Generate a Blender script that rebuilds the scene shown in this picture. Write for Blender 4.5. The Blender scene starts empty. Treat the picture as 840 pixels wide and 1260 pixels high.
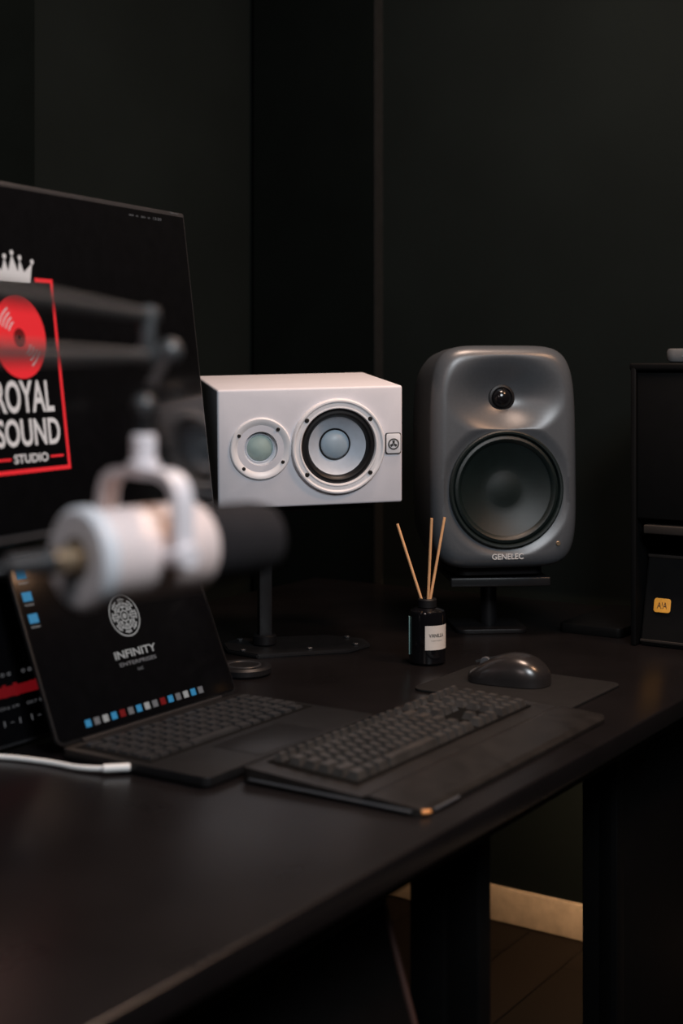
import bpy, bmesh, math
from mathutils import Vector, Matrix, Euler
R = math.radians
CU, SU = math.cos(R(56.5)), math.sin(R(56.5))
AZ = R(56.5)
def D(u, v, z=0.0):
    return Vector((CU*u - SU*v, SU*u + CU*v, z))
scene = bpy.context.scene
COL = scene.collection

# ---------------------------------------------------------------- materials
def mat(name, col, rough=0.5, metal=0.0, spec=0.5, emit=None, estr=0.0, var=0.12, nscale=40.0, bump=0.0, bscale=300.0, coat=0.0, rvar=0.0, stretch=None):
    m = bpy.data.materials.new(name); m.use_nodes = True
    nt = m.node_tree; b = nt.nodes['Principled BSDF']
    tc = nt.nodes.new('ShaderNodeTexCoord'); mp = nt.nodes.new('ShaderNodeMapping')
    nt.links.new(tc.outputs['Object'], mp.inputs['Vector'])
    if stretch: mp.inputs['Scale'].default_value = stretch
    n = nt.nodes.new('ShaderNodeTexNoise'); n.inputs['Scale'].default_value = nscale; n.inputs['Detail'].default_value = 4
    nt.links.new(mp.outputs['Vector'], n.inputs['Vector'])
    cr = nt.nodes.new('ShaderNodeValToRGB')
    cr.color_ramp.elements[0].position = 0.3; cr.color_ramp.elements[1].position = 0.7
    lo = [c*(1-var) for c in col]; hi = [min(1, c*(1+var)) for c in col]
    cr.color_ramp.elements[0].color = (*lo, 1); cr.color_ramp.elements[1].color = (*hi, 1)
    nt.links.new(n.outputs['Fac'], cr.inputs['Fac'])
    nt.links.new(cr.outputs['Color'], b.inputs['Base Color'])
    b.inputs['Roughness'].default_value = rough
    if rvar:
        mr = nt.nodes.new('ShaderNodeMapRange')
        mr.inputs['To Min'].default_value = max(0.02, rough-rvar); mr.inputs['To Max'].default_value = rough+rvar
        nt.links.new(n.outputs['Fac'], mr.inputs['Value']); nt.links.new(mr.outputs['Result'], b.inputs['Roughness'])
    b.inputs['Metallic'].default_value = metal
    b.inputs['Specular IOR Level'].default_value = spec
    b.inputs['Coat Weight'].default_value = coat
    if emit:
        b.inputs['Emission Color'].default_value = (*emit, 1); b.inputs['Emission Strength'].default_value = estr
    if bump:
        n2 = nt.nodes.new('ShaderNodeTexNoise'); n2.inputs['Scale'].default_value = bscale
        nt.links.new(mp.outputs['Vector'], n2.inputs['Vector'])
        bp = nt.nodes.new('ShaderNodeBump'); bp.inputs['Strength'].default_value = bump; bp.inputs['Distance'].default_value = 0.001
        nt.links.new(n2.outputs['Fac'], bp.inputs['Height']); nt.links.new(bp.outputs['Normal'], b.inputs['Normal'])
    return m

M = {}
M['wall'] = mat('wall_paint', (0.0058, 0.0082, 0.0079), 0.85, spec=0.06, nscale=3, bump=0.15, bscale=150)
M['wall_dark'] = mat('wall_panel_fabric', (0.0028, 0.0042, 0.0040), 0.95, spec=0.03, nscale=6, bump=0.3, bscale=400)
M['trimdark'] = mat('wall_trim_metal', (0.012, 0.013, 0.013), 0.5, spec=.2)
M['ceil'] = mat('ceiling_paint', (0.010, 0.010, 0.011), 0.9, spec=0.1)
M['base'] = mat('baseboard_paint', (0.66, 0.52, 0.38), 0.45)
M['desk'] = mat('desk_black_laminate', (0.0072, 0.0060, 0.0064), 0.29, spec=0.42, nscale=8, bump=0.08, bscale=500, rvar=0.05)
M['deskdark'] = mat('desk_underframe', (0.0030, 0.0030, 0.0031), 0.65, spec=0.1)
M['rack'] = mat('rack_black', (0.0028, 0.0030, 0.0032), 0.55, spec=0.12)
M['rackbar'] = mat('rack_shelf_lip', (0.018, 0.015, 0.013), 0.5)
M['black'] = mat('black_plastic', (0.007, 0.007, 0.008), 0.45, spec=.35)
M['blackgloss'] = mat('black_gloss', (0.006, 0.006, 0.007), 0.15)
M['mouse'] = mat('mouse_shell', (0.018, 0.016, 0.016), 0.26, spec=.7)
M['blackmetal'] = mat('black_powder_metal', (0.008, 0.008, 0.009), 0.42, metal=0.2, spec=.35)
M['rubber'] = mat('black_rubber', (0.006, 0.006, 0.007), 0.45, spec=.35)
M['boot'] = mat('connector_boot_rubber', (0.02, 0.02, 0.022), 0.45)
M['white'] = mat('white_satin_paint', (0.66, 0.66, 0.71), 0.5, var=0.02, bump=0.05)
M['white2'] = mat('white_plastic', (0.73, 0.73, 0.755), 0.36, var=0.02)
M['cone'] = mat('cone_white', (0.55, 0.60, 0.67), 0.5, var=0.04, nscale=90)
M['cap'] = mat('dust_cap', (0.34, 0.43, 0.50), 0.42, var=0.05)
M['dome'] = mat('tweeter_dome_cloth', (0.33, 0.44, 0.42), 0.6, bump=0.3, bscale=900)
M['screw'] = mat('dark_screw', (0.05, 0.05, 0.05), 0.35, metal=0.8)
M['grey'] = mat('graphite_cast_aluminium', (0.062, 0.071, 0.081), 0.34, metal=0.0, spec=0.7, bump=0.10, bscale=700, nscale=200, var=0.06)
M['woof'] = mat('woofer_black', (0.0040, 0.0090, 0.0090), 0.40, metal=0.0, spec=0.42, bump=0.25, bscale=1200)
M['chrome'] = mat('chrome', (0.5, 0.5, 0.5), 0.2, metal=1.0)
M['key'] = mat('keycap', (0.042, 0.038, 0.035), 0.34, spec=.65, var=.3)
M['lkey'] = mat('laptop_keycap', (0.024, 0.024, 0.025), 0.40, spec=.5, var=.2)
M['kbody'] = mat('keyboard_body', (0.0150, 0.0130, 0.0120), 0.32, spec=.5, rvar=0.06, var=.25)
M['padm'] = mat('mouse_pad_fabric', (0.010, 0.0095, 0.0095), 0.7, spec=.2)
M['kwell'] = mat('key_well', (0.003, 0.003, 0.003), 0.7, spec=.1)
M['laptop'] = mat('laptop_dark_metal', (0.015, 0.015, 0.016), 0.40, metal=0.4)
M['trackpad'] = mat('trackpad_glass', (0.011, 0.011, 0.012), 0.35, spec=.4)
M['screen'] = mat('screen_glass', (0.0030, 0.0030, 0.0036), 0.14, spec=0.4)
M['s_white'] = mat('screen_white', (0.02,)*3, 0.4, emit=(0.85, 0.77, 0.75), estr=0.60)
M['s_grey'] = mat('screen_grey', (0.02,)*3, 0.4, emit=(0.8, 0.8, 0.8), estr=0.27)
M['s_dim'] = mat('screen_dim', (0.02,)*3, 0.4, emit=(0.7, 0.7, 0.75), estr=0.12)
M['s_red'] = mat('screen_red', (0.02, 0, 0), 0.4, emit=(0.78, 0.022, 0.03), estr=0.90)
M['s_dred'] = mat('screen_dark_red', (0.02, 0, 0), 0.4, emit=(0.5, 0.012, 0.02), estr=0.20)
M['s_blue'] = mat('screen_blue', (0, 0, 0.02), 0.4, emit=(0.05, 0.34, 0.62), estr=0.50)
M['micw'] = mat('mic_white_enamel', (0.76, 0.64, 0.62), 0.35, var=0.02)
M['micyoke'] = mat('mic_yoke_enamel', (0.70, 0.66, 0.69), 0.38, var=0.02)
M['micrear'] = mat('mic_rear_cap', (0.64, 0.67, 0.72), 0.4, var=0.02)
M['foam'] = mat('mic_foam', (0.013, 0.0115, 0.013), 0.95, spec=.3, bump=0.8, bscale=600)
M['armgrey'] = mat('arm_grey_metal', (0.07, 0.072, 0.075), 0.42, metal=0.5)
M['brass'] = mat('connector_metal', (0.40, 0.30, 0.20), 0.35, metal=0.8)
M['cable'] = mat('white_cable', (0.80, 0.82, 0.82), 0.5, var=0.02)
M['reed'] = mat('reed_wood', (0.70, 0.38, 0.18), 0.7, nscale=60)
M['label'] = mat('paper_label', (0.64, 0.59, 0.54), 0.7, var=0.04)
M['ink'] = mat('ink', (0.03, 0.03, 0.03), 0.7)
M['bottle'] = mat('bottle_black_glass', (0.004, 0.004, 0.005), 0.08, coat=0.3)
M['teal'] = mat('bottle_edge_teal', (0.16, 0.27, 0.26), 0.4)
M['yellow'] = mat('yellow_sticker', (0.85, 0.40, 0.05), 0.6)
M['orange'] = mat('warm_trim_glint', (0.85, 0.36, 0.12), 0.4)  # warm reflection on the clear trim corner, painted in as orange
M['silverlogo'] = mat('silver_print', (0.60, 0.62, 0.63), 0.4)
M['woodedge'] = mat('reddish_edge', (0.06, 0.028, 0.022), 0.5)
M['darkwood'] = mat('dark_panel', (0.0035, 0.003, 0.003), 0.6, spec=.12)
M['trimgrey'] = mat('grey_trim_plastic', (0.085, 0.085, 0.09), 0.3)
M['bezel'] = mat('monitor_bezel', (0.028, 0.028, 0.030), 0.3)
M['router'] = mat('router_grey', (0.10, 0.105, 0.11), 0.45)

def floor_mat():
    m = bpy.data.materials.new('dark_wood_floor'); m.use_nodes = True
    nt = m.node_tree; b = nt.nodes['Principled BSDF']
    tc = nt.nodes.new('ShaderNodeTexCoord'); br = nt.nodes.new('ShaderNodeTexBrick')
    br.inputs['Scale'].default_value = 1.0
    br.inputs['Brick Width'].default_value = 1.2; br.inputs['Row Height'].default_value = 0.14
    br.inputs['Mortar Size'].default_value = 0.003
    br.inputs['Color1'].default_value = (0.012, 0.008, 0.006, 1); br.inputs['Color2'].default_value = (0.008, 0.0055, 0.004, 1)
    br.inputs['Mortar'].default_value = (0.002, 0.001, 0.001, 1)
    nt.links.new(tc.outputs['Object'], br.inputs['Vector']); nt.links.new(br.outputs['Color'], b.inputs['Base Color'])
    b.inputs['Roughness'].default_value = 0.6; b.inputs['Specular IOR Level'].default_value = .2
    return m
M['floor'] = floor_mat()

# ---------------------------------------------------------------- mesh helpers
def empty(name, loc, rot=(0, 0, 0)):
    e = bpy.data.objects.new(name, None); e.empty_display_size = 0.05
    e.location = loc; e.rotation_euler = rot; COL.objects.link(e); return e

def link(me_or_curve, name, parent, m, loc=(0, 0, 0), rot=(0, 0, 0)):
    o = bpy.data.objects.new(name, me_or_curve); COL.objects.link(o)
    if m: me_or_curve.materials.append(m)
    o.location = loc; o.rotation_euler = rot
    if parent: o.parent = parent
    return o

def smooth(me, ang=40):
    for p in me.polygons: p.use_smooth = True
    try: me.set_sharp_from_angle(angle=R(ang))
    except Exception: pass

def box(parent, name, size, loc, m, bev=0.0, rot=(0, 0, 0), seg=3):
    bm = bmesh.new(); bmesh.ops.create_cube(bm, size=1.0)
    bmesh.ops.scale(bm, vec=size, verts=bm.verts)
    if bev: bmesh.ops.bevel(bm, geom=bm.edges[:], offset=bev, segments=seg, profile=0.5, affect='EDGES')
    me = bpy.data.meshes.new(name); bm.to_mesh(me); bm.free(); smooth(me)
    return link(me, name, parent, m, loc, rot)

def rbox(parent, name, w, d, h, r, loc, m, rot=(0, 0, 0), bev=0.001, taper=1.0):
    bm = bmesh.new(); vs = []
    for cx, cy, a0 in ((w/2-r, d/2-r, 0), (-w/2+r, d/2-r, 90), (-w/2+r, -d/2+r, 180), (w/2-r, -d/2+r, 270)):
        for k in range(9):
            a = R(a0+90*k/8); vs.append(bm.verts.new((cx+r*math.cos(a), cy+r*math.sin(a), -h/2)))
    f = bm.faces.new(vs)
    ext = bmesh.ops.extrude_face_region(bm, geom=[f])
    tv = [g for g in ext['geom'] if isinstance(g, bmesh.types.BMVert)]
    bmesh.ops.translate(bm, vec=(0, 0, h), verts=tv)
    if taper != 1.0: bmesh.ops.scale(bm, vec=(taper, taper, 1), verts=tv)
    bmesh.ops.recalc_face_normals(bm, faces=bm.faces)
    if bev:
        es = [e for e in bm.edges if abs(e.verts[0].co.z-e.verts[1].co.z) < 1e-6]
        bmesh.ops.bevel(bm, geom=es, offset=bev, segments=2, profile=0.5, affect='EDGES')
    me = bpy.data.meshes.new(name); bm.to_mesh(me); bm.free(); smooth(me)
    return link(me, name, parent, m, loc, rot)

def lathe(parent, name, prof, m, loc=(0, 0, 0), rot=(0, 0, 0), seg=64, ang=35):
    bm = bmesh.new(); rings = []
    for r, z in prof:
        if r < 1e-6: rings.append([bm.verts.new((0, 0, z))])
        else: rings.append([bm.verts.new((r*math.cos(2*math.pi*k/seg), r*math.sin(2*math.pi*k/seg), z)) for k in range(seg)])
    for a, b in zip(rings, rings[1:]):
        for k in range(seg):
            k2 = (k+1) % seg
            if len(a) == 1 and len(b) == 1: continue
            if len(a) == 1: bm.faces.new((a[0], b[k], b[k2]))
            elif len(b) == 1: bm.faces.new((a[k], b[0], a[k2]))
            else: bm.faces.new((a[k], b[k], b[k2], a[k2]))
    bmesh.ops.recalc_face_normals(bm, faces=bm.faces)
    me = bpy.data.meshes.new(name); bm.to_mesh(me); bm.free(); smooth(me, ang)
    return link(me, name, parent, m, loc, rot)

def cyl(parent, name, r, h, loc, m, rot=(0, 0, 0), bev=0.0, seg=40, r2=None):
    r2 = r if r2 is None else r2
    if bev: prof = [(0, -h/2), (r-bev, -h/2), (r, -h/2+bev), (r2, h/2-bev), (r2-bev, h/2), (0, h/2)]
    else: prof = [(0, -h/2), (r, -h/2), (r2, h/2), (0, h/2)]
    return lathe(parent, name, prof, m, loc, rot, seg)

def rod(parent, name, p0, p1, r, m, seg=20, bev=0.0, r2=None):
    p0, p1 = Vector(p0), Vector(p1); d = p1-p0
    q = d.to_track_quat('Z', 'Y').to_euler()
    return cyl(parent, name, r, d.length, (p0+p1)/2, m, q, bev, seg, r2)

def ball(parent, name, r, loc, m, sc=(1, 1, 1)):
    bm = bmesh.new(); bmesh.ops.create_uvsphere(bm, u_segments=32, v_segments=20, radius=r)
    bmesh.ops.scale(bm, vec=sc, verts=bm.verts)
    me = bpy.data.meshes.new(name); bm.to_mesh(me); bm.free(); smooth(me, 180)
    return link(me, name, parent, m, loc)

def tube(parent, name, pts, r, m, cyclic=False):
    cu = bpy.data.curves.new(name, 'CURVE'); cu.dimensions = '3D'; cu.bevel_depth = r; cu.bevel_resolution = 5; cu.resolution_u = 10
    sp = cu.splines.new('NURBS'); sp.points.add(len(pts)-1)
    for i, p in enumerate(pts): sp.points[i].co = (*p, 1)
    sp.use_endpoint_u = True; sp.order_u = 3; sp.use_cyclic_u = cyclic; cu.use_fill_caps = True
    return link(cu, name, parent, m)

def poly(parent, name, pts, m, loc=(0, 0, 0), rot=(0, 0, 0), th=0.0004):
    bm = bmesh.new(); vs = [bm.verts.new((p[0], 0, p[1])) for p in pts]
    f = bm.faces.new(vs)
    ext = bmesh.ops.extrude_face_region(bm, geom=[f])
    bmesh.ops.translate(bm, vec=(0, -th, 0), verts=[g for g in ext['geom'] if isinstance(g, bmesh.types.BMVert)])
    bmesh.ops.recalc_face_normals(bm, faces=bm.faces)
    me = bpy.data.meshes.new(name); bm.to_mesh(me); bm.free()
    return link(me, name, parent, m, loc, rot)

def arc_band(parent, name, r0, r1, a0, a1, m, loc, n=40, th=0.0004, sx=1.0):
    bm = bmesh.new(); prev = None
    for k in range(n+1):
        a = R(a0+(a1-a0)*k/n)
        o = bm.verts.new((sx*r1*math.cos(a), -th, r1*math.sin(a))); i = bm.verts.new((sx*r0*math.cos(a), -th, r0*math.sin(a)))
        if prev: bm.faces.new((prev[0], o, i, prev[1]))
        prev = (o, i)
    me = bpy.data.meshes.new(name); bm.to_mesh(me); bm.free()
    return link(me, name, parent, m, loc)

def text(parent, name, s, w, h, cx, cz, m, y=-0.0006, bold=0.0, bend=None):
    cu = bpy.data.curves.new('tmp', 'FONT'); cu.body = s; cu.size = 1; cu.offset = bold; cu.resolution_u = 4
    o = bpy.data.objects.new('tmp', cu); COL.objects.link(o)
    bpy.context.view_layer.update()
    me = bpy.data.meshes.new_from_object(o.evaluated_get(bpy.context.evaluated_depsgraph_get()))
    bpy.data.objects.remove(o)
    xs = [v.co.x for v in me.vertices]; ys = [v.co.y for v in me.vertices]
    x0, x1, y0, y1 = min(xs), max(xs), min(ys), max(ys)
    for v in me.vertices:
        X = (v.co.x-(x0+x1)/2)/(x1-x0)*w; Z = (v.co.y-(y0+y1)/2)/(y1-y0)*h
        v.co = (cx+X, y, cz+Z)
        if bend:
            rr, a0 = bend; a = a0+X/rr
            v.co = (rr*math.cos(a), rr*math.sin(a), cz+Z)
    me.name = name; me.materials.clear()
    return link(me, name, parent, m)

def cut(obj, cutters):
    for c in cutters:
        md = obj.modifiers.new('b', 'BOOLEAN'); md.operation = 'DIFFERENCE'; md.solver = 'EXACT'; md.object = c
    bpy.context.view_layer.update()
    me = bpy.data.meshes.new_from_object(obj.evaluated_get(bpy.context.evaluated_depsgraph_get()))
    obj.modifiers.clear(); obj.data = me
    for c in cutters: bpy.data.objects.remove(c)
    smooth(me, 40)

def keys_mesh(parent, name, items, m, h=0.004, inset=0.0012):
    bm = bmesh.new()
    for cx, cy, w, d in items:
        lo = [bm.verts.new((cx+sx*(w/2), cy+sy*(d/2), 0)) for sx, sy in ((-1, -1), (1, -1), (1, 1), (-1, 1))]
        hi = [bm.verts.new((cx+sx*(w/2-inset), cy+sy*(d/2-inset), h)) for sx, sy in ((-1, -1), (1, -1), (1, 1), (-1, 1))]
        bm.faces.new(hi); bm.faces.new(lo[::-1])
        for k in range(4): bm.faces.new((lo[k], lo[(k+1) % 4], hi[(k+1) % 4], hi[k]))
    me = bpy.data.meshes.new(name); bm.to_mesh(me); bm.free()
    return link(me, name, parent, m)

FRONT = (R(90), 0, 0)

# ---------------------------------------------------------------- room (aligned to the desk)
def room_box(name, u0, u1, v0, v1, z0, z1, m):
    c = D((u0+u1)/2, (v0+v1)/2, (z0+z1)/2)
    return box(None, name, (u1-u0, v1-v0, z1-z0), c, m, 0, (0, 0, AZ))
U0, U1, V0, V1, H = -2.2, 2.92, -1.9, 2.2, 2.75
room_box('floor', U0-.1, U1+.1, V0-.1, V1+.1, -0.1, 0, M['floor'])
room_box('ceiling', U0-.1, U1+.1, V0-.1, V1+.1, H, H+.1, M['ceil'])
room_box('wall_back', U0-.1, U1+.1, V1, V1+.1, 0, H, M['wall'])
room_box('wall_front', U0-.1, U1+.1, V0-.1, V0, 0, H, M['wall'])
room_box('wall_right', U1, U1+.1, V0, V1, 0, H, M['wall'])
room_box('wall_left', U0-.1, U0, V0, V1, 0, H, M['wall'])
box(None, 'baseboard_right', (0.014, 1.81+1.9, 0.08), D(U1-.007, (1.80+V0)/2, .04), M['base'], 0.003, (0, 0, AZ))
box(None, 'baseboard_back', (U1-U0-.03, 0.014, 0.08), D((U0+U1)/2-.01, V1-.007, .04), M['base'], 0.003, (0, 0, AZ))
room_box('wall_panel', U1-.03, U1-.001, 1.820, 2.18, 0.081, H-.001, M['wall_dark'])
room_box('trim_1', U1-.033, U1-.001, 1.812, 1.818, 0.081, H-.001, M['trimdark'])
room_box('wall_panel.001', 0.4, 2.12, V1-.03, V1-.001, 0.081, H-.001, M['wall_dark'])

# ---------------------------------------------------------------- desk
e = empty('desk', D(1.3, .781, 0), (0, 0, AZ))     # local x=u-1.3, y=v-.781
L0, L1, DEP = -1.5, 1.58, 1.2
box(e, 'tabletop', (L1-L0, DEP, 0.03), ((L0+L1)/2, DEP/2, .735), M['desk'], 0.003)
box(e, 'front_apron', (L1-L0-.1, 0.018, 0.05), ((L0+L1)/2, .07, .695), M['deskdark'], 0.001)
for i, (x, y) in enumerate(((.385, .13), (.385, 1.12), (-1.4, .13), (-1.4, 1.12), (1.52, .13), (1.52, 1.12))):
    box(e, 'leg_%d' % (i+1), (.035, .05, .72), (x, y, .36), M['deskdark'], 0.003)
box(e, 'rear_rail', (L1-L0-.2, .02, .06), ((L0+L1)/2, 1.12, .68), M['deskdark'], .001)
box(e, 'support_panel', (.018, .052, .71), (.365, .178, .355), M['deskdark'], .001)
box(e, 'end_panel', (.50, .025, .719), (1.085, .125, .3595), M['deskdark'], 0.002)
box(e, 'end_panel_leg', (.03, .06, .719), (.850, .135, .3595), M['deskdark'], 0.002)
box(e, 'drawer_left', (.6, .40, .06), (-.30, .29, .689), M['deskdark'], 0.002)
for i, x in enumerate((.83, .875, .92)):
    cyl(e, 'knob_r%d' % i, .006, .022, (x, .052, .70), M['chrome'], FRONT, .002)
for i, x in enumerate((-.30, -.335)):
    cyl(e, 'knob_l%d' % i, .005, .02, (x, .050, .70), M['chrome'], FRONT, .002)

e = empty('drawer_cabinet', D(1.11, 1.28, 0), (0, 0, AZ))
box(e, 'carcass', (.62, .42, .58), (0, 0, .30), M['darkwood'], .003)
for i in range(3):
    box(e, 'drawer_%d' % i, (.59, .014, .17), (0, -.216, .12+.19*i), M['darkwood'], .003)
    cyl(e, 'drawer_knob_%d' % i, .01, .02, (0, -.23, .12+.19*i), M['blackmetal'], FRONT, .002)
e = empty('leaning_board', D(1.16, .735, 0.002), (R(-18), 0, AZ))
box(e, 'board', (.68, .016, .62), (0, .012, .315), M['darkwood'], .002)
box(e, 'edge_right', (.008, .022, .63), (.345, .012, .315), M['woodedge'], .002)
box(e, 'edge_left', (.008, .022, .63), (-.345, .012, .315), M['woodedge'], .002)
box(e, 'edge_top', (.70, .022, .010), (0, .012, .635), M['darkwood'], .002)
box(e, 'edge_bottom', (.68, .022, .010), (0, .012, .006), M['woodedge'], .002)

# ---------------------------------------------------------------- white studio speaker (lying on its side)
W, Hh, Dp = .332, .210, .284
e = empty('white_studio_speaker', (-.053, 2.50, 1.127), (R(4.5), R(-1.2), R(13)))
body = box(e, 'cabinet', (W, Dp, Hh), (0, Dp/2, 0), M['white'], .0045)
WX, TX = .048, -.090
c1 = cyl(e, 'c1', .0665, .12, (WX, 0, 0), None, FRONT, seg=96)
c2 = cyl(e, 'c2', .030, .03, (TX, 0, 0), None, FRONT, seg=64)
cut(body, [c1, c2])
lathe(e, 'woofer_ring', [(.066, -.004), (.0663, .004), (.068, .0075), (.0695, .0078), (.0715, .0062), (.0770, .0064), (.0800, .0090), (.0825, .0088), (.0845, .0055), (.0850, -.001)], M['white2'], (WX, 0, 0), FRONT, 96)
lathe(e, 'woofer_surround', [(.067, -.002), (.066, .0015), (.063, .0045), (.059, .005), (.055, .0025), (.0525, -.003), (.0515, -.006)], M['rubber'], (WX, 0, 0), FRONT, 96)
lathe(e, 'woofer_cone', [(.053, -.004), (.050, -.0065), (.042, -.0145), (.032, -.0235), (.022, -.031), (.018, -.034)], M['cone'], (WX, 0, 0), FRONT, 96)
lathe(e, 'dust_cap', [(.0262, -.0275), (.0250, -.0225), (.020, -.0165), (.012, -.0130), (.006, -.0120), (0, -.0117)], M['cap'], (WX, 0, 0), FRONT, 64)
lathe(e, 'dust_cap_seam', [(.0290, -.0262), (.0280, -.0240), (.0258, -.0245)], M['rubber'], (WX, 0, 0), FRONT, 64)
lathe(e, 'waveguide', [(.0550, -.001), (.0545, .0025), (.0525, .0040), (.0495, .0040), (.045, .0022), (.038, -.002), (.031, -.007), (.0265, -.010), (.0245, -.012)], M['white2'], (TX, 0, 0), FRONT, 96)
lathe(e, 'tweeter_ring', [(.0265, -.0105), (.0255, -.0075), (.0235, -.0085), (.0225, -.011)], M['cone'], (TX, 0, 0), FRONT, 64)
lathe(e, 'tweeter_dome', [(.0235, -.011), (.022, -.008), (.016, -.0035), (.009, -.001), (0, 0)], M['dome'], (TX, 0, 0), FRONT, 64)
for i, a in enumerate((40, 140, 220, 320)):
    x, z = WX+.0745*math.cos(R(a)), .0745*math.sin(R(a))
    cyl(e, 'woofer_screw_%d' % i, .0040, .003, (x, -.0072, z), M['screw'], FRONT, .0008, 20)
    x, z = TX+.0455*math.cos(R(a+8)), .0455*math.sin(R(a+8))
    cyl(e, 'tweeter_screw_%d' % i, .0032, .003, (x, -.0030, z), M['screw'], FRONT, .0008, 20)
rbox(e, 'badge', .029, .038, .004, .004, (.1485, -.001, .002), M['screw'], FRONT)
rbox(e, 'badge_inner', .026, .035, .002, .004, (.1485, -.0030, .002), M['white2'], FRONT, bev=.0003)
arc_band(e, 'badge_ring', .0078, .0102, 0, 360, M['ink'], (.1485, -.0042, .001))
for k in range(3):
    a = R(90+120*k)
    poly(e, 'badge_fork_%d' % k, [(.0070*math.cos(a+da)*s, .0070*math.sin(a+da)*s) for da, s in ((-.35, 1), (.35, 1), (1.2, .28), (-1.2, .28))], M['ink'], (.1485, -.0042, .001))
box(e, 'rear_panel', (.24, .004, .14), (0, Dp+.001, 0), M['black'], .001)

e = empty('speaker_stand', (-.10, 2.62, .75), (0, 0, R(13)))
bm = bmesh.new()
pts = [(-.115, -.03), (-.07, -.085), (.10, -.075), (.15, -.03), (.15, .02), (.09, .07), (-.08, .075), (-.115, .03)]
vs = [bm.verts.new((x, y, 0)) for x, y in pts]; f = bm.faces.new(vs)
ex = bmesh.ops.extrude_face_region(bm, geom=[f]); bmesh.ops.translate(bm, vec=(0, 0, .008), verts=[g for g in ex['geom'] if isinstance(g, bmesh.types.BMVert)])
bmesh.ops.recalc_face_normals(bm, faces=bm.faces)
bmesh.ops.bevel(bm, geom=bm.edges[:], offset=.002, segments=2, affect='EDGES')
me = bpy.data.meshes.new('base_plate'); bm.to_mesh(me); bm.free(); smooth(me)
link(me, 'base_plate', e, M['trackpad'])
box(e, 'post', (.024, .024, .262), (-.042, 0, .137), M['trackpad'], .002)
cyl(e, 'post_collar', .022, .02, (-.042, 0, .018), M['blackmetal'], bev=.003)
for i, (x, y) in enumerate(((-.09, -.05), (.12, -.04), (.12, .03), (-.08, .05), (.03, -.06))):
    cyl(e, 'bolt_%d' % i, .006, .004, (x, y, .010), M['bezel'], bev=.001, seg=6)
box(e, 'support_plate', (.23, .20, .005), (.03, .03, .2695), M['blackmetal'], .002, (R(4.5), R(-1.2), 0))

# ---------------------------------------------------------------- grey monitor speaker
def superpt(a, w, h, n):
    c, s = math.cos(a), math.sin(a)
    k = (abs(c/w)**n + abs(s/h)**n)**(-1.0/n)
    return c*k, s*k
def sstep(a, b, x):
    t = max(0, min(1, (x-a)/(b-a))); return t*t*(3-2*t)
e = empty('grey_studio_monitor', (.314, 2.70, 1.097), (R(-1.5), 0, R(10.5)))
GW, GH, GD, RI = .1445, .2125, .265, .026
TZ, WZ = .112, -.062
def face_y(x, z):
    q = math.sqrt((x/.124)**2 + ((z-TZ-.003)/.084)**2)
    y = .034*(1-sstep(0.10, 1.0, q))
    r = math.hypot(x, z-WZ)
    if r < .1085: return y + .030*(1-sstep(.1035, .1085, r))
    return max(y, (1-sstep(.108, .135, r))*.007)
NA = 256; bm = bmesh.new(); rings = []
def ring(wi, n, yfun, k=1.0):
    out = []
    for i in range(NA):
        a = 2*math.pi*i/NA
        x, z = superpt(a, GW-wi, GH-wi, n)
        x *= 1 - .035*max(0, z/GH)**2
        x, z = x*k, z*k
        out.append(bm.verts.new((x, yfun(x, z), z)))
    return out
NR = 110
for j in range(NR, 0, -1):
    k = 1-(j/NR)
    if k == 0: continue
    rings.append(ring(RI, 5.5, face_y, k))
cen = bm.verts.new((0, face_y(0, 0), 0))
rings.append(ring(RI, 5.5, face_y, 1.0))
for t in range(1, 9):
    a = R(90*t/8); ins = RI*(1-math.sin(a)); y = RI*1.1*(1-math.cos(a))
    rings.append(ring(ins, 5.5+.3*t/8, lambda x, z, y=y: y))
for y, ins in ((.06, -.001), (.11, 0), (.16, .003), (.20, .009), (.23, .018), (.25, .030), (.26, .045), (.265, .065)):
    rings.append(ring(ins, 5.0, lambda x, z, y=y: y))
for a, b in zip(rings, rings[1:]):
    for i in range(NA):
        bm.faces.new((a[i], a[(i+1) % NA], b[(i+1) % NA], b[i]))
for i in range(NA): bm.faces.new((cen, rings[0][(i+1) % NA], rings[0][i]))
bm.faces.new(rings[-1])
bmesh.ops.recalc_face_normals(bm, faces=bm.faces)
me = bpy.data.meshes.new('cast_enclosure'); bm.to_mesh(me); bm.free(); smooth(me, 50)
link(me, 'cast_enclosure', e, M['grey'])
lathe(e, 'woofer_frame', [(.1125, -.004), (.112, .0005), (.1095, .002), (.106, .0015), (.104, -.002), (.1035, -.008)], M['woof'], (0, .001, WZ), FRONT, 128)
lathe(e, 'woofer_surround', [(.1045, -.006), (.101, -.001), (.096, .0005), (.091, -.002), (.088, -.007)], M['woof'], (0, .001, WZ), FRONT, 128)
lathe(e, 'woofer_cone', [(.0885, -.006), (.07, -.013), (.05, -.0185), (.038, -.0205), (.033, -.0205), (.022, -.0190), (.010, -.0180), (0, -.0178)], M['woof'], (0, .001, WZ), FRONT, 128, 60)
lathe(e, 'tweeter_ring', [(.027, -.003), (.025, .001), (.021, .002), (.0185, -.001)], M['black'], (0, .031, TZ), FRONT, 64)
lathe(e, 'tweeter_dome', [(.0195, -.002), (.0185, .003), (.014, .009), (.008, .012), (0, .0133)], M['blackgloss'], (0, .031, TZ), FRONT, 64)
text(e, 'logo_text', 'GENELEC', .062, .0110, 0.000, -.1885, M['silverlogo'], y=-.0006, bold=.015)
cyl(e, 'indicator', .0045, .003, (.1, -.0005, -.166), M['brass'], FRONT, .0008, 24)
rbox(e, 'iso_foot', .17, .16, .018, .02, (0, .12, -.2185), M['rubber'])
st = empty('monitor_speaker_stand', (.298, 2.83, .75), (0, 0, R(5)))
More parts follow.
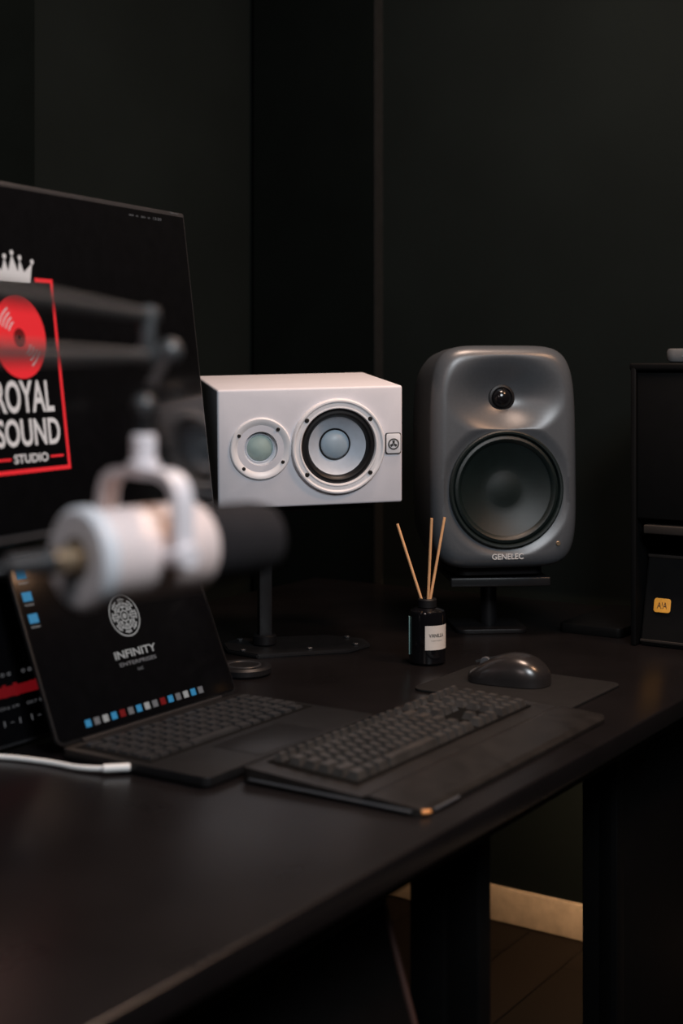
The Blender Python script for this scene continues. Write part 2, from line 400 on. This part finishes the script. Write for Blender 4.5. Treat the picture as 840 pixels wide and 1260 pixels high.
box(st, 'top_plate', (.195, .19, .008), (0, 0, .1075), M['blackmetal'], .003)
box(st, 'top_lip', (.195, .008, .018), (0, -.093, .104), M['trackpad'], .003)
cyl(st, 'post', .016, .10, (-.006, 0, .055), M['blackmetal'])
rbox(st, 'base_plate', .14, .14, .008, .02, (-.01, 0, .0042), M['blackmetal'])

# ---------------------------------------------------------------- computer monitor
e = empty('computer_monitor', (-.439, 1.952, 1.520), (R(-7), 0, R(64.2)))
MW, MH = .84, .487
box(e, 'bezel', (MW, .022, MH), (0, .013, -MH/2), M['bezel'], .004)
box(e, 'screen', (MW-.014, .002, MH-.024), (0, .0012, -MH/2+.004), M['screen'], .0005)
box(e, 'rear_shell', (.5, .04, .3), (0, .04, -MH/2), M['black'], .012)
ZC = -MH/2
def rect_frame(parent, name, x0, x1, z0, z1, t, m, gap=None):
    poly(parent, name+'_bottom', [(x0, z0), (x1, z0), (x1, z0+t), (x0, z0+t)], m)
    poly(parent, name+'_left', [(x0, z0), (x0+t, z0), (x0+t, z1), (x0, z1)], m)
    poly(parent, name+'_right', [(x1-t, z0), (x1, z0), (x1, z1), (x1-t, z1)], m)
    poly(parent, name+'_top_a', [(x0, z1-t), (-gap, z1-t), (-gap, z1), (x0, z1)], m)
    poly(parent, name+'_top_b', [(gap, z1-t), (x1, z1-t), (x1, z1), (gap, z1)], m)
g = empty('logo_graphic', (-.037, 0, ZC)); g.parent = e
rect_frame(g, 'logo_frame', -.084, .084, -.152, .113, .0055, M['s_red'], .045)
arc_band(g, 'record_disc', .012, .056, 0, 360, M['s_red'], (0, 0, .030))
arc_band(g, 'record_hub', .003, .0115, 0, 360, M['s_dred'], (0, 0, .030))
for i, r in enumerate((.022, .029, .036, .043)):
    arc_band(g, 'groove_a%d' % i, r, r+.0020, -62, -22, M['s_white'], (0, -.0004, .030))
    arc_band(g, 'groove_b%d' % i, r, r+.0020, 118, 158, M['s_white'], (0, -.0004, .030))
cw = [(-.036, .106), (.034, .106), (.042, .133), (.023, .119), (.016, .136), (.010, .119), (0, .142), (-.010, .119), (-.016, .136), (-.024, .119), (-.044, .133)]
poly(g, 'crown', cw, M['s_white'])
for i, (x, z) in enumerate(((.042, .135), (.016, .139), (0, .145), (-.016, .139), (-.044, .135))):
    arc_band(g, 'crown_pearl_%d' % i, 0.0001, .0036, 0, 360, M['s_white'], (x, -.0003, z), 16)
text(g, 'word_1', 'ROYAL', .124, .044, -.002, -.050, M['s_white'], bold=.02)
text(g, 'word_2', 'SOUND', .134, .037, 0, -.098, M['s_white'], bold=.02)
text(g, 'word_3', 'STUDIO', .072, .012, 0, -.1325, M['s_white'], bold=.02)
for i, x in enumerate((-.056, .056)): poly(g, 'dash_%d' % i, [(x-.014, -.134), (x+.014, -.134), (x+.014, -.131), (x-.014, -.131)], M['s_red'])
text(e, 'menu_bar', 'oo  o  oo  o  12:30', .09, .004, .30, -.018, M['s_dim'])
text(e, 'bezel_mark', 'Sam ung', .022, .004, .385, -.004, M['s_dim'], y=-.0005)
ms = empty('monitor_stand', D(1.386, 1.70, .75), (0, 0, R(64.2)))
rbox(ms, 'foot', .30, .20, .012, .02, (0, 0, .0062), M['blackmetal'])
box(ms, 'neck', (.07, .03, .50), (0, .02, .26), M['blackmetal'], .006)
box(ms, 'mount', (.12, .17, .10), (0, -.07, .50), M['blackmetal'], .004)

# ---------------------------------------------------------------- laptop
e = empty('laptop', D(1.555, 1.348, .75), (0, 0, AZ))
LW, LB, LT = .385, .250, .266
rbox(e, 'base', LW, LB, .012, .012, (0, -LB/2, .0085), M['laptop'])
for i, (x, y) in enumerate(((-.17, -.02), (.17, -.02), (-.17, -.225), (.17, -.225))): cyl(e, 'foot_%d' % i, .006, .003, (x, y, .0014), M['rubber'])
items = []
for r in range(6):
    n = 14; y = -.030-.0205*r
    if r == 5:
        xs = [(-.164, .017), (-.144, .017), (-.124, .017), (-.100, .022), (-.035, .100), (.030, .022), (.054, .017), (.079, .017), (.104, .017), (.130, .017), (.157, .017)]
        items += [(x, y, w, .016) for x, w in xs]
    else:
        x = -.173
        for k in range(n):
            w = .0235 if k not in (0, n-1) else .0300
            items.append((x+w/2, y, w-.0048, .0155 if r else .010)); x += w+.0008
box(e, 'key_well', (.362, .132, .0008), (0, -.081, .0146), M['kwell'])
keys_mesh(e, 'keys', items, M['lkey'], .0038, .0010).location = (0, 0, .0148)
rbox(e, 'trackpad', .150, .082, .0006, .006, (0, -.202, .0147), M['trackpad'], bev=.0001)
lid = empty('lid', (0, .002, .014), (R(-23), 0, 0)); lid.parent = e
rbox(lid, 'lid_shell', LW, LT, .006, .012, (0, .0032, LT/2), M['laptop'], FRONT)
rbox(lid, 'display_glass', LW-.006, LT-.008, .0012, .010, (0, -.0004, LT/2+.001), M['screen'], FRONT, bev=.0002)
rod(e, 'hinge', (-.15, .002, .013), (.15, .002, .013), .005, M['black'])
sc = empty('display_content', (0, -.0011, LT/2)); sc.parent = lid
EZ = .020
arc_band(sc, 'emblem_ring', .0290, .0310, 0, 360, M['s_grey'], (0, 0, EZ))
for k in range(4):
    rr = .0065+.0055*k
    for q in range(8):
        arc_band(sc, 'lattice_%d_%d' % (k, q), rr, rr+.0022, 45*q+(k % 2)*22+5, 45*q+(k % 2)*22+38, M['s_grey'], (0, 0, EZ), 8)
for q in range(8):
    a = R(45*q); c, s = math.cos(a), math.sin(a)
    for j, (r0, r1, off) in enumerate(((.0075, .0265, 0), (.013, .024, .0040), (.013, .024, -.0040))):
        w = .0008
        poly(sc, 'spoke_%d_%d' % (q, j), [(c*r0-s*(off-w), s*r0+c*(off-w)), (c*r1-s*(off-w), s*r1+c*(off-w)), (c*r1-s*(off+w), s*r1+c*(off+w)), (c*r0-s*(off+w), s*r0+c*(off+w))], M['s_grey'], (0, 0, EZ))
arc_band(sc, 'knot_centre', .0010, .0040, 0, 360, M['s_grey'], (0, 0, EZ), 24)
text(sc, 'title', 'INFINITY', .088, .0115, 0, -.034, M['s_grey'], bold=.02)
text(sc, 'subtitle', 'ENTERPRISES', .078, .0055, 0, -.048, M['s_dim'], bold=.02)
text(sc, 'subtitle_2', 'LLC', .012, .004, 0, -.059, M['s_dim'], bold=.02)
cols = ['s_blue', 's_dim', 's_grey', 's_blue', 's_dred', 's_dim', 's_blue', 's_grey', 's_dim', 's_dred', 's_blue', 's_dim', 's_grey', 's_blue', 's_dim']
for i, c in enumerate(cols):
    x = -.135+.0172*i
    poly(sc, 'dock_icon_%d' % i, [(x, -.118), (x+.0105, -.118), (x+.0105, -.108), (x, -.108)], M[c])
for i in range(3):
    z = .098-.031*i
    poly(sc, 'desktop_icon_%d' % i, [(-.181, z), (-.164, z), (-.164, z+.013), (-.181, z+.013)], M['s_blue'])
    text(sc, 'icon_label_%d' % i, 'folder', .018, .0032, -.172, z-.005, M['s_grey'])

e = empty('charging_cable', (0, 0, 0))
tube(e, 'cord', [(-.75, 1.86, .754), (-.60, 1.87, .754), (-.47, 1.885, .754), (-.385, 1.855, .754), (-.325, 1.812, .755), (-.285, 1.808, .7585)], .0037, M['cable'])
rod(e, 'plug', (-.303, 1.806, .7585), (-.269, 1.812, .7585), .0052, M['cable'], bev=.001)

# ---------------------------------------------------------------- tablet behind laptop
e = empty('tablet', D(1.27, 1.425, .7545), (R(-18), 0, AZ))
box(e, 'shell', (.42, .010, .235), (0, .005, .120), M['bezel'], .004)
box(e, 'glass', (.410, .001, .225), (0, -.0006, .120), M['screen'])
g = empty('mixer_view', (0, -.0012, .12)); g.parent = e
poly(g, 'track_red', [(-.17, -.052), (.20, -.052), (.20, -.038), (-.17, -.038)], M['s_dred'])
for i in range(36):
    x = -.165+.01*i; h = .004+.006*abs(math.sin(i*1.7)*math.cos(i*.6))
    poly(g, 'wave_%d' % i, [(x, -.044-h), (x+.007, -.044-h), (x+.007, -.044+h), (x, -.044+h)], M['s_dred'], (0, -.0003, 0))
for i in range(8): text(g, 'channel_%d' % i, 'CH %d  S M' % (i+1), .035, .004, -.16+.05*i, -.066, M['s_dim'])
for i in range(8): text(g, 'fader_%d' % i, '| - |', .03, .008, -.16+.05*i, -.086, M['s_dim'])
for i in range(8): text(g, 'strip_%d' % i, 'o o o', .03, .005, -.16+.05*i, -.022, M['s_dim'])
box(e, 'kickstand', (.20, .004, .10), (0, .030, .064), M['black'], .001, (R(32), 0, 0))

# ---------------------------------------------------------------- keyboard
e = empty('computer_keyboard', D(1.680, .955, .75), (0, 0, AZ))
KW, KD = .535, .264
bm = bmesh.new()
prof = [(-KD/2, .001), (-KD/2, .006), (-KD/2+.008, .010), (-KD/2+.075, .014), (-KD/2+.083, .011), (KD/2-.018, .019), (KD/2-.004, .019), (KD/2, .012), (KD/2, .001)]
def outx(y):
    r = .012; dy = KD/2-abs(y)
    return KW/2-(r-math.sqrt(max(0, r*r-(r-dy)**2)) if dy < r else 0)
fine = []
for (y0, z0), (y1, z1) in zip(prof, prof[1:]):
    n = max(1, int(abs(y1-y0)/.003))
    for k in range(n): fine.append((y0+(y1-y0)*k/n, z0+(z1-z0)*k/n))
fine.append(prof[-1])
A = [bm.verts.new((-outx(y), y, z)) for y, z in fine]; B = [bm.verts.new((outx(y), y, z)) for y, z in fine]
A2 = [bm.verts.new((-outx(y), y, .001)) for y, z in fine]; B2 = [bm.verts.new((outx(y), y, .001)) for y, z in fine]
for i in range(len(fine)-1):
    bm.faces.new((A[i], B[i], B[i+1], A[i+1])); bm.faces.new((A2[i], A[i], A[i+1], A2[i+1]))
    bm.faces.new((B[i], B2[i], B2[i+1], B[i+1])); bm.faces.new((A2[i], A2[i+1], B2[i+1], B2[i]))
bmesh.ops.remove_doubles(bm, verts=bm.verts, dist=1e-5)
bmesh.ops.recalc_face_normals(bm, faces=bm.faces)
me = bpy.data.meshes.new('body'); bm.to_mesh(me); bm.free(); smooth(me, 35)
link(me, 'body', e, M['kbody'])
items = []
for r in range(6):
    y = .150 if r == 0 else .146-.0215*r
    x = 0.0
    if r == 5: ws = [.024, .019, .024, .108, .024, .019, .019, .024]
    elif r == 0: ws = [.0165]*15
    else:
        ws = [.019]*14; ws[0] = .019+.004*r; ws[-1] = .286-sum(ws[:13])
    tot = sum(ws); k = .302/tot
    for w in ws: items.append((x+w*k/2, y, w*k-.0034, .0180 if r else .012)); x += w*k
    x = .314
    for c in range(3):
        if r in (3,) or (r == 4 and c != 1): continue
        items.append((x+.0095+.0202*c, y, .0168, .0180 if r else .012))
    x = .386
    for c in range(4):
        items.append((x+.0095+.0202*c, y, .0168, .0180 if r else .012))
sl = math.atan2(.008, KD-.018-.083)
kb = empty('key_bed', (-.228, -.046, .0115), (sl, 0, 0)); kb.parent = e
box(kb, 'key_well', (.478, .136, .0012), (.233, .093, .0008), M['kwell'], .0004)
keys_mesh(kb, 'keys', items, M['key'], .0095, .0034).location = (0, 0, .0014)
box(e, 'left_edge_trim', (.004, KD-.030, .0028), (-KW/2-.0010, 0, .0055), M['trimgrey'], .001)
box(e, 'front_edge_trim', (.06, .003, .003), (-KW/2+.055, -KD/2-.0010, .0045), M['trimgrey'], .001)
tube(e, 'corner_trim', [(-KW/2+.004, -KD/2+.004, .0058), (-KW/2+.008, -KD/2, .0055), (-KW/2+.014, -KD/2-.001, .005)], .0026, M['orange'])  # trim corner, its warm glint put into the colour
rbox(e, 'media_plate', .10, .010, .001, .004, (.05, .1235, .0195), M['blackgloss'], bev=.0002)

# ---------------------------------------------------------------- mouse + pad
e = empty('mouse_pad', D(2.07, 1.03, .75), (0, 0, AZ))
rbox(e, 'pad', .22, .27, .004, .02, (0, 0, .0022), M['padm'])
e = empty('computer_mouse', D(2.085, 1.052, .7545), (0, 0, AZ+R(8)))
bm = bmesh.new(); NX, NY = 24, 36; L, Wm = .138, .086
grid = []
for j in range(NY+1):
    t = j/NY; y = -L/2+L*t
    wv = Wm/2*(1-abs(2*t-1)**3.2)**.45*(1-.06*math.sin(math.pi*t))
    hv = .050*(math.sin(math.pi*min(1, (t*.92+.04)))**.55)*(1.0-.42*t)*1.18
    row = []
    for i in range(NX+1):
        a = math.pi*i/NX
        row.append(bm.verts.new((-wv*math.copysign(abs(math.cos(a))**.75, math.cos(a)), y, max(.0008, hv*math.sin(a)**.7))))
    grid.append(row)
for j in range(NY):
    for i in range(NX): bm.faces.new((grid[j][i], grid[j][i+1], grid[j+1][i+1], grid[j+1][i]))
    bm.faces.new((grid[j][0], grid[j+1][0], grid[j+1][NX], grid[j][NX]))
bmesh.ops.remove_doubles(bm, verts=bm.verts, dist=1e-5); bmesh.ops.recalc_face_normals(bm, faces=bm.faces)
me = bpy.data.meshes.new('shell'); bm.to_mesh(me); bm.free(); smooth(me, 60)
link(me, 'shell', e, M['mouse'])
cyl(e, 'scroll_wheel', .010, .007, (0, .040, .0275), M['trimgrey'], (0, R(90), 0), .001)
box(e, 'button_split', (.0012, .045, .004), (0, .036, .0345), M['ink'], .0, (R(-16), 0, 0))

e = empty('wireless_charger', (-.165, 2.40, .75))
lathe(e, 'disc', [(0, .0005), (.044, .0005), (.047, .004), (.047, .012), (.043, .016), (.036, .0165), (.034, .0155), (0, .0155)], M['black'])
lathe(e, 'rubber_ring', [(.030, .0155), (.029, .0168), (.026, .0168), (.025, .0155)], M['bezel'])

# ---------------------------------------------------------------- reed diffuser
e = empty('reed_diffuser', (.150, 2.49, .75))
lathe(e, 'bottle', [(0, .0008), (.029, .0008), (.032, .004), (.032, .086), (.030, .092), (.022, .096), (.0135, .098), (.0125, .100), (.0125, .104), (0.010, .104), (.010, .05), (0, .05)], M['bottle'], ang=30)
lathe(e, 'cap_ring', [(.0130, .098), (.0165, .0985), (.0165, .111), (.0150, .113), (.0100, .113), (.0095, .100)], M['black'])
bm = bmesh.new(); pr = None
for k in range(25):
    a = R(-100+100*k/24)
    lo = bm.verts.new((.0324*math.cos(a), .0324*math.sin(a), .028)); hi = bm.verts.new((.0324*math.cos(a), .0324*math.sin(a), .070))
    if pr: bm.faces.new((pr[0], lo, hi, pr[1]))
    pr = (lo, hi)
me = bpy.data.meshes.new('label'); bm.to_mesh(me); bm.free(); smooth(me, 180)
link(me, 'label', e, M['label'])
text(e, 'label_text', 'VANILLA', .030, .0065, 0, .053, M['ink'], bend=(.0326, R(-62)), bold=.02)
text(e, 'label_text_2', 'home fragrance', .022, .0025, 0, .044, M['ink'], bend=(.0326, R(-62)))
for i, (dx, dy, z) in enumerate(((-.052, .01, .242), (.007, -.012, .254), (.031, .008, .254))):
    rod(e, 'reed_%d' % (i+1), (-dx*.12, -dy*.12, .060), (dx, dy, z), .0025, M['reed'], 12)
box(e, 'edge_strip', (.002, .010, .066), (-.0318, -.008, .050), M['teal'], .0005)  # thin lighter teal strip along the bottle's left edge

# ---------------------------------------------------------------- microphone
ax = Vector((.70, .714, 0)).normalized(); ang = math.atan2(ax.y, ax.x)
e = empty('microphone', (-.187, 1.0, 1.134), (0, 0, ang))
XR = (0, R(90), 0)
lathe(e, 'rear_cap', [(0, .006), (.014, .006), (.016, 0), (.033, 0), (.0365, .003), (.0365, .012), (.034, .014), (.020, .014)], M['micrear'], (0, 0, 0), XR, 72)
lathe(e, 'barrel', [(.030, .013), (.0335, .014), (.0335, .104), (.0315, .107), (0, .107)], M['micw'], (0, 0, 0), XR, 72)
lathe(e, 'windscreen', [(.0285, .106), (.0295, .111), (.0290, .166), (.026, .179), (.018, .186), (0, .187)], M['foam'], (0, 0, 0), XR, 64)
lathe(e, 'rear_socket', [(0, .004), (.0085, .004), (.012, .0025), (.0125, -.001), (.010, -.002)], M['brass'], (0, 0, 0), XR, 40)
rod(e, 'connector', (-.020, 0, 0), (.003, 0, 0), .0095, M['brass'], bev=.002)
rod(e, 'connector_boot', (-.056, .003, 0), (-.018, 0, 0), .0078, M['boot'], bev=.002, r2=.0092)
tube(e, 'mic_cable', [(-.050, .003, 0), (-.08, .008, -.004), (-.12, .03, -.03), (-.16, .06, -.12), (-.18, .09, -.26), (-.18, .12, -.3805), (-.16, .2, -.3805)], .0030, M['boot'])
YX = .060
pts = []
for k in range(0, 25):
    a = R(180*k/24); pts.append((YX, .045*math.copysign(abs(math.cos(a))**.45, math.cos(a)), .018+.040*math.sin(a)**.5))
pts = [(YX, .045, 0)] + pts + [(YX, -.045, 0)]
bm = bmesh.new(); rows = []
for i, p in enumerate(pts):
    p = Vector(p); q = Vector(pts[min(i+1, len(pts)-1)])-Vector(pts[max(i-1, 0)]); q.normalize()
    nrm = Vector((0, q.z, -q.y))
    rows.append([bm.verts.new(p+Vector((sx*.008, 0, 0))+nrm*sn*.0035) for sx, sn in ((-1, -1), (1, -1), (1, 1), (-1, 1))])
for a, b in zip(rows, rows[1:]):
    for k in range(4): bm.faces.new((a[k], a[(k+1) % 4], b[(k+1) % 4], b[k]))
bm.faces.new(rows[0]); bm.faces.new(rows[-1]); bmesh.ops.recalc_face_normals(bm, faces=bm.faces)
me = bpy.data.meshes.new('yoke'); bm.to_mesh(me); bm.free(); smooth(me, 40)
link(me, 'yoke', e, M['micyoke'])
rod(e, 'pivot_left', (YX, .030, 0), (YX, .054, 0), .010, M['micyoke'], bev=.002)
rod(e, 'pivot_right', (YX, -.030, 0), (YX, -.054, 0), .010, M['micyoke'], bev=.002)
rod(e, 'yoke_stem', (YX, 0, .054), (YX, 0, .086), .0090, M['micyoke'], bev=.002)
rod(e, 'yoke_nut', (YX, 0, .060), (YX, 0, .066), .012, M['micyoke'], bev=.001)
rod(e, 'swivel_neck', (YX, 0, .084), (YX, 0, .098), .0055, M['black'])
ball(e, 'swivel_ball', .0085, (YX, 0, .107), M['armgrey'])

# boom arm
P = Vector((-.142, 1.043, 1.2485))
e = empty('microphone_boom_arm', (0, 0, 0))
J = Vector((-.133, 1.10, 1.281))
rod(e, 'drop_rod', P+Vector((0, .004, .004)), J, .0040, M['foam'])
ball(e, 'end_knuckle', .0105, J, M['armgrey'])
rod(e, 'knuckle_axle', J+Vector((-.026, -.004, -.003)), J+Vector((.008, 0, 0)), .006, M['armgrey'])
JU, JL = Vector((-.151, 1.10, 1.309)), Vector((-.149, 1.10, 1.277))
box(e, 'end_bracket', (.012, .020, .046), (JU+JL)/2, M['armgrey'], .003, (0, 0, R(10)))
for i, p in enumerate((JU, JL)): rod(e, 'end_bolt_%d' % i, p-Vector((.010, 0, 0)), p+Vector((.010, 0, 0)), .0055, M['armgrey'], bev=.001)
d = Vector((-.075, -.72, 0))
rod(e, 'upper_bar', JU, JU+d+Vector((0, 0, .004)), .0050, M['armgrey'])
rod(e, 'lower_bar', JL, JL+d, .0050, M['armgrey'])
EL = (JU+JL)/2+d
box(e, 'elbow', (.024, .04, .07), EL, M['armgrey'], .004)
CL = D(.12, .92, .80)
rod(e, 'lower_arm_bar_a', EL+Vector((0, 0, .015)), CL+Vector((0, 0, .03)), .006, M['armgrey'])
rod(e, 'lower_arm_bar_b', EL-Vector((0, 0, .015)), CL, .006, M['armgrey'])
rod(e, 'desk_pivot', D(.12, .92, .758), CL+Vector((0, 0, .04)), .014, M['armgrey'])
cyl(e, 'clamp_base', .035, .010, D(.12, .92, .7555), M['black'], bev=.002)

# ---------------------------------------------------------------- gear rack on the right; opening faces along -u
RA = AZ-R(90)
e = empty('equipment_rack', D(2.50, .898, .75), (0, 0, RA))     # local x = -v, local y = +u
RW, RD, RH = .226, .36, .52
box(e, 'side_left', (.010, RD, RH), (-RW/2+.005, RD/2, RH/2+.001), M['rack'], .002)
box(e, 'side_right', (.010, RD, RH), (RW/2-.005, RD/2, RH/2+.001), M['rack'], .002)
box(e, 'top', (RW+.006, RD, .014), (0, RD/2, RH-.002), M['rack'], .004)
box(e, 'back', (RW-.02, .008, RH-.02), (0, RD-.006, RH/2), M['rack'], .001)
box(e, 'upper_unit', (RW-.022, RD-.01, .27), (0, RD/2, .372), M['rack'], .002)
box(e, 'shelf', (RW-.030, RD-.02, .016), (.010, RD/2-.01, .218), M['rackbar'], .002)
c = empty('angled_gear_case', (0, 0, 0)); c.parent = e
bm = bmesh.new()
x0, x1 = -RW/2+.014, RW/2-.014
sec = [(.012, .002), (.055, .165), (.30, .165), (.30, .002)]
va = [bm.verts.new((x0, y, z)) for y, z in sec]; vb = [bm.verts.new((x1, y, z)) for y, z in sec]
bm.faces.new(va); bm.faces.new(vb)
for k in range(4): bm.faces.new((va[k], va[(k+1) % 4], vb[(k+1) % 4], vb[k]))
bmesh.ops.recalc_face_normals(bm, faces=bm.faces); bmesh.ops.bevel(bm, geom=bm.edges[:], offset=.003, segments=2, affect='EDGES')
me = bpy.data.meshes.new('case_body'); bm.to_mesh(me); bm.free(); smooth(me)
link(me, 'case_body', c, M['rack'])
tl = -math.atan2(.043, .163)
box(c, 'case_lip', (x1-x0, .004, .006), (0, .0545, .163), M['rackbar'], .001)
box(c, 'case_foot_lip', (x1-x0, .004, .005), (0, .0125, .010), M['rackbar'], .001)
stk = empty('sticker_mount', (-.062, .0290, .075), (tl, 0, 0)); stk.parent = c
rbox(stk, 'sticker', .032, .026, .0008, .005, (0, -.0012, 0), M['yellow'], FRONT, bev=.0001)
text(stk, 'sticker_text', 'A!A', .019, .012, 0, 0, M['woodedge'], y=-.0022)
t = empty('desktop_tray', D(2.68, 1.115, .75), (0, 0, RA))
rbox(t, 'tray', .13, .26, .018, .012, (0, 0, .0095), M['rack'])
w = empty('router', D(2.52, .905, .75+RH+.0055), (0, 0, RA))
rbox(w, 'case', .12, .14, .026, .02, (.005, .085, .0135), M['router'], bev=.006)
box(w, 'led_strip', (.05, .001, .002), (.005, .0148, .012), M['s_dim'])

# ---------------------------------------------------------------- lights
def area(name, loc, target, size, power, col, sy=None):
    l = bpy.data.lights.new(name, 'AREA'); l.energy = power; l.color = col; l.size = size
    if sy: l.shape = 'RECTANGLE'; l.size_y = sy
    o = bpy.data.objects.new(name, l); COL.objects.link(o); o.location = loc
    o.rotation_euler = (Vector(target)-Vector(loc)).to_track_quat('-Z', 'Y').to_euler(); return o
area('softbox_key', (0.7, .2, 2.45), (.1, 2.5, 1.0), .7, 37, (.89, .945, 1.0))
area('ceiling_light_warm', (.40, 2.30, 2.6), (.15, 2.5, .8), .35, 21, (1.0, .72, .57))
area('wall_side_warm', (1.35, 1.75, 2.45), (.6, 2.4, .85), .3, 13, (1.0, .56, .32))
lp = D(2.60, 1.02, .45)
area('under_desk_light', lp, (.42, 3.22, .05), .10, 2.6, (1.0, .66, .40))
area('fill_left', (-.6, .2, 2.0), (-.1, 1.6, 1.0), .5, 3.5, (1.0, .82, .78))
wd = bpy.data.worlds.new('world'); scene.world = wd; wd.use_nodes = True
wd.node_tree.nodes['Background'].inputs[0].default_value = (.6, .7, .75, 1); wd.node_tree.nodes['Background'].inputs[1].default_value = 0.02

# ---------------------------------------------------------------- camera
cam = bpy.data.cameras.new('camera'); co = bpy.data.objects.new('camera', cam); COL.objects.link(co)
co.location = (0, 0, 1.27); co.rotation_euler = (R(90), 0, 0)
cam.sensor_fit = 'VERTICAL'; cam.sensor_height = 36; cam.sensor_width = 24; cam.lens = 50
cam.shift_y = -180/1260
cam.clip_start = .02
cam.dof.use_dof = True; cam.dof.focus_distance = 2.52; cam.dof.aperture_fstop = 2.6
scene.camera = co
scene.view_settings.view_transform = 'Standard'
